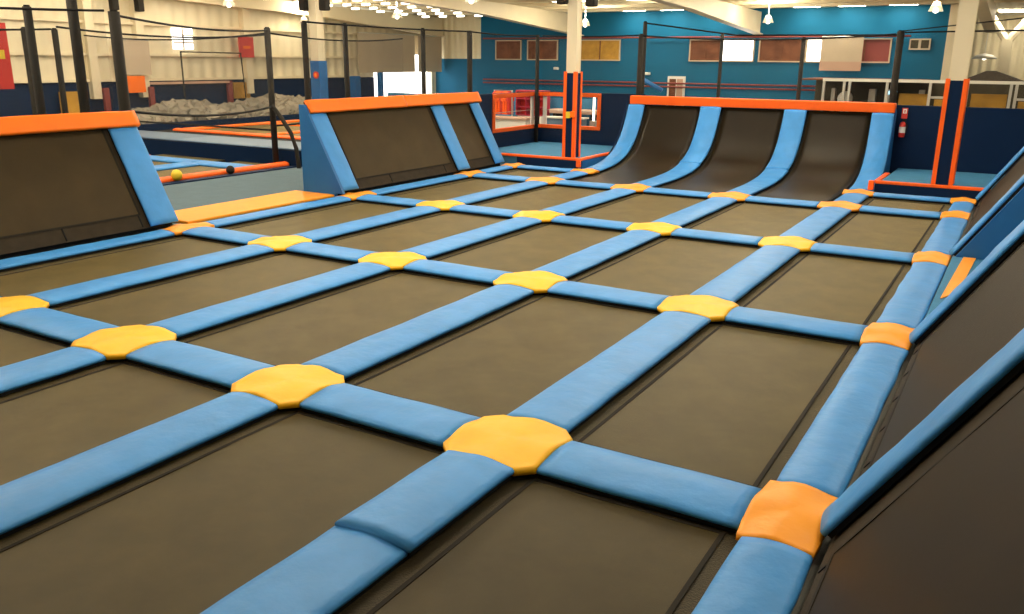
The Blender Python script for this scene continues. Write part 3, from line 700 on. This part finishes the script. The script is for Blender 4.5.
speaker(-14.68, 12.72, 3.62, 'black speaker on the side of blue padded column facing the ramps')
speaker(-8.1, 12.85, 3.62, 'black speaker on the central column, window side')
speaker(-7.42, 12.85, 3.56, 'black speaker on the central column, curved ramp side')
speaker(-21.9, 12.0, 3.74, 'black speaker beside the cream wall column, first of two')
speaker(-21.9, 12.82, 3.74, 'black speaker beside the cream wall column, second of two')
for y in (11.3, 12.9, 17.0): struct(MB().box(LX, LX + .22, y - .13, y + .13, 1.1, 4.1).build('trim_wall_column', M['cream']))

# windows of the blue wall
def window(n, x0, x1, z0, z1, pane, mull=True):
    o = struct(MB().box(x0, x1, BY - .03, BY - .005, z0, z1).build('window_%d' % n, M[pane]))
    b = MB(); f = .045
    b.box(x0 - f, x1 + f, BY - .06, BY - .002, z0 - f, z0); b.box(x0 - f, x1 + f, BY - .06, BY - .002, z1, z1 + f)
    b.box(x0 - f, x0, BY - .06, BY - .002, z0, z1); b.box(x1, x1 + f, BY - .06, BY - .002, z0, z1)
    b.build('window_frame', M['beige'], o)
    if mull: MB().box((x0 + x1) / 2 - .02, (x0 + x1) / 2 + .02, BY - .05, BY - .031, z0, z1).build('mullion', M['brownshade'], o)
for i, a in enumerate(((-19.1, -17.92, 'brownshade'), (-17.55, -16.2, 'brownshade'), (-15.1, -13.45, 'amber'), (-10.55, -9.42, 'brownshade'), (-9.3, -8.2, 'day'),
                       (-7.95, -6.4, 'brownshade'), (-6.3, -5.6, 'day'), (-5.2, -3.62, 'maroon'))): window(i + 1, a[0], a[1], 2.31, 3.02, a[2], a[2] != 'day')
window(9, -2.99, -2.76, 2.74, 3.0, 'dark', False); window(10, -2.68, -2.44, 2.74, 3.0, 'dark', False)
# bright opening in the cream wall
struct(MB().box(LX - .28, LX - .22, 23.7, 27.7, .4, 2.45).build('door_1', M['day']))
# red rails across the blue wall
for z, n in ((3.13, 'upper maroon rail along the blue wall above its windows'), (1.46, 'middle maroon rail along the blue wall'), (1.33, 'lower maroon rail along the blue wall')):
    t = thing('wall_rail', n, 'rail'); MB().tube([(-19.7, BY - .14, z), (-3.0 if z > 3 else -5.7, BY - .14, z)], .032, 8).build('pipe', M['maroon'], t, smooth=True)
    for x in range(-19, -5, 2): MB().box(x - .02, x + .02, BY - .13, BY - .001, z - .02, z + .02).build('bracket', M['maroon'], t)
# white framed door in the blue wall
o = struct(MB().box(-11.38, -10.68, BY - .05, BY - .002, FLOOR, 1.72).build('door_2', M['white']))
MB().box(-11.30, -11.04, BY - .07, BY - .051, .1, 1.62).build('pane', M['brownshade'], o); MB().box(-11.0, -10.76, BY - .07, BY - .051, .1, 1.62).build('pane', M['pink'], o)
MB().box(-11.38, -10.68, BY - .09, BY - .071, 1.30, 1.36).build('door_rail', M['white'], o)
tag(MB().tube([(-11.35, 25, 1.72), (-10.45, 25.0, 1.28)], .08, 8).build('stair_handrail', M['blue2'], smooth=True), 'sloping blue handrail in front of the white framed door', 'handrail')
for x, z, lab in ((-16.2, 1.95, 'small white wall lamp below the two brown windows'), (-12.2, 1.8, 'small white wall lamp near the white framed door')):
    t = thing('wall_lamp', lab, 'lamp', T(x, BY - .02, z), 'small wall lamps'); MB().box(-.1, .1, -.12, .018, -.05, .05, .02).build('housing', M['white'], t); MB().box(-.07, .07, -.13, -.121, -.03, .03).build('lens', M['white'], t)

# banners and signs
def banner(x0, x1, y0, y1, z0, z1, lab, m, hem=None):
    t = thing('hanging_banner', lab, 'banner')
    if abs(x1 - x0) > abs(y1 - y0): MB().box(x0, x1, y0, y0 + .01, z0, z1).build('cloth', M[m], t)
    else: MB().box(x0, x0 + .01, y0, y1, z0, z1).build('cloth', M[m], t)
    MB().tube([(x0, y0, z1 + .012), (x1, y1, z1 + .012)], .02, 6).build('top_rod', M['silver'], t)
    if hem: MB().box(x0, x1, y0 - .004, y0 - .001, z0, z0 + .3).build('pink_hem', M[hem], t)
banner(-21.9, -21.9, 22.35, 25.95, 1.74, 3.22, 'pinkish beige banner hanging over the bright opening beside cream girts', 'beige')
banner(-21.9, -21.9, 26.2, 27.9, 1.74, 3.20, 'pinkish beige banner hanging over the bright opening beside blue wall', 'beige')
banner(-5.75, -4.4, 27.55, 27.55, 2.0, 3.10, 'beige banner with a pink hem hanging behind the curved ramps', 'beige', 'pink')
banner(-21.9, -21.9, 12.1, 13.0, 1.75, 2.72, 'pale beige banner hanging on the cream wall above an orange board', 'beige')
t = thing('wall_sign', 'square orange board on the cream wall below a pale banner', 'sign'); MB().box(-21.94, -21.9, 12.1, 12.75, 1.25, 1.72).build('board', M['ocap'], t)
t = thing('wall_sign', 'red square sign with small emblem high on the cream wall', 'sign'); MB().box(-22.0, -21.95, 16.5, 17.12, 2.27, 2.92).build('board', M['red'], t)
MB().box(-21.948, -21.94, 16.66, 16.96, 2.55, 2.64).build('lettering', M['ocap'], t)
t = thing('wall_sign', 'amber panel board on the navy foot of the cream wall', 'sign'); MB().box(-22.2, -22.15, 16.3, 17.0, .95, 1.47).build('board', M['amber'], t)
t = thing('red_banner', 'red banner with yellow mark at the frame edge', 'banner'); MB().box(-16.05, -16.0, 4.72, 5.47, 1.65, 2.85).build('cloth', M['red'], t)
MB().box(-15.998, -15.99, 5.15, 5.37, 2.2, 2.36).build('mark', M['yellow'], t)
MB().tube([(-16.06, 4.6, FLOOR), (-16.06, 4.6, 3.4)], .03, 8).build('post', M['foam'], t)
t = thing('wall_panel', 'brown-orange panel behind the netting at the cream wall foot', 'panel'); MB().box(-22.2, -22.12, 10.2, 10.75, .7, 1.32).build('board', M['amber'], t)
o = struct(MB().box(LX + .01, LX + .05, 14.15, 14.9, 2.5, 3.12).build('window_11', M['day']))
for z in (2.68, 2.9): MB().box(LX + .051, LX + .07, 14.15, 14.9, z, z + .04).build('mullion', M['beige'], o)
MB().box(LX + .051, LX + .07, 14.5, 14.55, 2.5, 3.12).build('mullion', M['beige'], o)
t = thing('goal_frame', 'thin black goal frame standing before the cream wall', 'frame', T(-20.5 - 1.2, 0, 0))
MB().tube([(0, 13.95, FLOOR), (0, 13.95, 2.42), (0, 16.3, 2.40), (0, 16.45, FLOOR)], .028, 8).build('frame_bar', M['foam'], t)
for i, (y0, y1) in enumerate(((12.6, 16.1),)):
    t = thing('wall_rail', 'red rail along the foot of the cream wall', 'rail'); MB().box(-22.25, -22.1, y0, y1, 1.46, 1.53).build('bar', M['pink'], t); MB().box(-22.25, -22.1, y1, y1 + .12, .6, 1.53).build('upright', M['maroon'], t)
for y, lab in ((11.45, 'red post at the foot of the cream wall near the amber panel'), (12.95, 'red post at the foot of the cream wall below the orange board'), (15.95, 'red post beside the amber board of the cream wall')):
    tag(MB().box(-22.1, -22.0, y, y + .16, FLOOR, 1.4).build('wall_post', M['maroon']), lab, 'post', 'red wall posts')
tag(MB().box(-22.0, -21.7, 21.9, 22.2, FLOOR, 1.62, .02).build('pad_post', M['blue2']), 'blue padded post beside the bright opening, second from it', 'post', 'blue wall posts')
tag(MB().box(-22.0, -21.8, 23.55, 23.72, FLOOR, 1.75, .02).build('pad_post', M['blue2']), 'slim blue post against the edge of the bright opening', 'post', 'blue wall posts')

# ------------------------------------------------------------------ behind the orange window
struct(MB().box(-17.5, -8.0, 18.6, 18.7, FLOOR, 1.2).build('wall_reception', M['teal']))
t = thing('open_shelf', 'raspberry red open shelf seen through the orange window', 'shelf', T(-11.78, 18.15, 0))
MB().box(-.50, .50, .12, .14, .7, 1.42).build('back_panel', M['red'], t)
for i in range(4): MB().box(-.5 + i * .325, -.475 + i * .325, -.12, .12, .7, 1.42).build('upright', M['magenta'], t)
for i in range(4): MB().box(-.472, .472, -.118, .119, .7 + i * .23, .725 + i * .23).build('shelf_board', M['magenta'], t)
MB().box(-.45, .45, -.1, .1, FLOOR, .69).build('plinth', M['white'], t)
t = thing('reception_counter', 'white counter below the raspberry shelf', 'counter'); MB().box(-12.6, -11.2, 16.75, 17.2, FLOOR, .66).build('body', M['white'], t); MB().box(-12.64, -11.15, 16.7, 17.25, .662, .72).build('top', M['pink'], t)
t = thing('jacket_rack', 'rack of red-orange shirts seen through the orange window', 'clothes rack', T(-12.42, 17.55, 0))
MB().tube([(-.3, 0, FLOOR), (-.3, 0, 1.42), (.3, 0, 1.42), (.3, 0, FLOOR)], .02, 8).build('rail', M['silver'], t)
for i in range(7):
    x = -.24 + i * .08
    MB().prism([(-.16, 1.34), (-.04, 1.40), (.04, 1.40), (.16, 1.34), (.19, 1.12), (.13, 1.12), (.13, .75), (-.13, .75), (-.13, 1.12), (-.19, 1.12)], 'x', x - .03, x + .03).build('shirt', M['ored'] if i % 3 else M['red'], t)
t = thing('bench', 'orange bench seat along the wall behind the central opening', 'bench', T(-10.4, 18.25, 0))
MB().box(-.75, .75, -.25, .25, .80, .92, .02).build('seat', M['pink'], t)
for x in (-.6, .6): MB().box(x - .05, x + .05, -.2, .2, FLOOR, .80).build('leg', M['foam'], t)
t = thing('counter', 'pale grey counter behind the central opening', 'counter'); MB().box(-10.9, -9.7, 17.2, 17.5, FLOOR, .72).build('body', M['greyblue'], t); MB().box(-10.95, -9.65, 17.15, 17.55, .722, .76).build('top', M['white'], t)
t = thing('tube_light', 'white upright tube light seen through the opening by central column', 'lamp', T(-9.35, 17.2, 0))
MB().tube([(0, 0, .70), (0, 0, 1.42)], .03, 10).build('tube', M['lamp'], t); MB().box(-.08, .08, -.08, .08, FLOOR, .70).build('stand', M['silver'], t)
t = thing('arcade_cabinet', 'dark cabinet behind the tube light', 'cabinet', T(-8.98, 18.1, 0)); MB().box(-.45, .5, -.2, .2, FLOOR, 1.35, .02).build('body', M['concrete'], t)
MB().box(-.3, .0, -.22, -.201, .95, 1.2).build('screen', M['dark'], t)

# ------------------------------------------------------------------ shop front and right-hand background
SY = 23.0
t = thing('shop_front', 'glazed shop front with white header behind the extinguisher wall', 'shop front')
MB().box(-4.66, 5.2, SY - .06, SY + .06, 1.74, 1.82).build('header', M['white'], t)
for i, x in enumerate((-4.62, -4.05, -3.9, -2.88, -2.72, -1.76, -.83, .21, .34, 1.9)): MB().box(x - .035, x + .035, SY - .05, SY + .05, FLOOR, 1.74).build('mullion', M['silver'], t)
for i, (x0, x1) in enumerate(((-1.72, -.87), (.38, 1.86))): MB().box(x0, x1, SY - .04, SY + .04, 1.32, 1.38).build('transom', M['silver'], t)
for (x0, x1) in ((-4.58, -4.09), (-3.86, -2.92), (-2.68, -1.8), (-.79, .17)): MB().box(x0, x1, SY - .006, SY + .006, FLOOR, 1.73).build('glass', M['glass'], t)
struct(MB().box(-5.4, 6, 25.6, 25.7, FLOOR, 1.76).build('wall_shop', M['dark']))
struct(MB().box(-5.4, -2.0, SY + .1, 25.55, 1.76, 1.80).build('ceiling_shop', M['brownshade']))
for i, (x, w) in enumerate(((-4.7, .12), (-3.6, .2), (-3.1, .12), (-2.2, .15))):
    tag(MB().box(x, x + w, 24.6, 24.8, FLOOR, 1.5, .01).build('display_stand', M['silver']), ['first', 'second', 'third', 'fourth'][i] + ' pale display stand inside the shop front counted from curved ramps', 'stand', 'display stands')
tag(MB().ball(.22, (-4.15, 23.9, 1.22), 20).build('exercise_ball', M['white'], smooth=True), 'pale round ball on show inside the shop front', 'ball')
tag(MB().box(-4.32, -3.95, 23.6, 24.2, FLOOR, .995).build('ball_stand', M['dark']), 'dark stand under the pale ball in the shop front', 'stand')
t = thing('lit_sign', 'small glowing pale blue sign inside the shop front', 'sign'); MB().prism([(-3.05, 1.42), (-2.85, 1.52), (-2.72, 1.46), (-2.82, 1.36), (-3.02, 1.38)], 'y', 24.0, 24.04).build('face', emit('blue_glow', (.45, .8, 1), 2.0), t)
MB().tube([(-2.9, 24.05, 1.5), (-2.9, 24.05, 1.66)], .01, 6).build('hanger', M['black'], t)
for (x0, x1, z1, lab) in ((-2.6, -1.85, 1.42, 'amber display board inside the shop front beside the column'), (-1.66, -.92, 1.28, 'amber panel in the shop front just behind the column stripe'), (-.74, .14, 1.46, 'amber display board in the shop front beyond the column'), (.42, 1.8, 1.28, 'amber panel in the shop front at the frame edge')):
    tag(MB().box(x0, x1, 23.5, 23.56, FLOOR, z1).build('display_board', M['amber']), lab, 'board', 'amber boards')
struct(MB().box(-1.95, -1.62, 27.9, 28.3, FLOOR, 4.09).build('trim_pier', M['cream']))
struct(MB().box(-1.7, 12, 33, 33.2, FLOOR, 3.97).build('wall_far', M['creamy']))
t = thing('hip_roof_kiosk', 'dark hipped roof of a kiosk behind the shop front', 'kiosk')
b = MB(); b.add([(-1.25, 26, 1.76), (.45, 26, 1.76), (.45, 28, 1.76), (-1.25, 28, 1.76), (-.62, 27, 2.06), (-.35, 27, 2.06)], [(0, 1, 5, 4), (1, 2, 5), (2, 3, 4, 5), (3, 0, 4), (0, 3, 2, 1)]); b.build('roof', M['roofdark'], t)
for x, y in ((-1.1, 26.15), (.3, 26.15), (.3, 27.85), (-1.1, 27.85)): MB().box(x - .08, x + .08, y - .08, y + .08, FLOOR, 1.755).build('post', M['beige'], t)
t = thing('branched_column', 'cream branched column on the far cream wall', 'column', T(-.32, 31.5, 0))
b = MB(); b.box(-.16, .16, -.16, .16, FLOOR, 3.1); b.build('shaft', M['cream'], t)
for sx in (-1, 1): MB().tube([(0, 0, 3.0), (sx * .7, 0, 4.0)], .13, 8).build('brace', M['cream'], t)
t = thing('dish_lamp', 'wide white dish lamp glowing before the far cream wall', 'lamp', T(-.90, 30.5, 2.45))
MB().lathe([(.002, .16), (.22, .12), (.40, 0), (.38, -.02), (.2, .09), (.002, .10)], 28).build('dish', M['white'], t, smooth=True); MB().ball(.08, (0, 0, .02), 12).build('bulb', M['lamp'], t)
MB().tube([(0, 0, .15), (0, 0, 1.42)], .015, 6).build('stem', M['white'], t)

# ------------------------------------------------------------------ light and camera
w = bpy.data.worlds.new('World'); bpy.context.scene.world = w; w.use_nodes = True
bg = w.node_tree.nodes['Background']; bg.inputs[0].default_value = (1, .95, .86, 1); bg.inputs[1].default_value = 1.1

cam = bpy.data.cameras.new('camera'); co = bpy.data.objects.new('camera', cam); C.objects.link(co)
f, pi_, ro, ya = 852.63, .2817, .0085, .5342
cam.sensor_width = 36; cam.lens = f * 36 / 1024; cam.clip_start = .05; cam.clip_end = 200
cc, ss = math.cos(ya), math.sin(ya)
fw = Vector((-ss * math.cos(pi_), cc * math.cos(pi_), -math.sin(pi_))); rt = Vector((cc, ss, 0)); up = rt.cross(fw)
r2 = math.cos(ro) * rt + math.sin(ro) * up; u2 = -math.sin(ro) * rt + math.cos(ro) * up
m3 = Matrix((r2, u2, -fw)).transposed().to_4x4(); m3.translation = Vector((.7606, -4.1283, 2.2536)); co.matrix_world = m3
sc = bpy.context.scene; sc.camera = co
sc.view_settings.view_transform = 'Standard'; sc.view_settings.look = 'None'; sc.view_settings.gamma = 1; sc.view_settings.use_curve_mapping = False
sc.view_settings.exposure = 0.03
sc.cycles.max_bounces = 6; sc.cycles.transparent_max_bounces = 16; sc.cycles.sample_clamp_indirect = 4
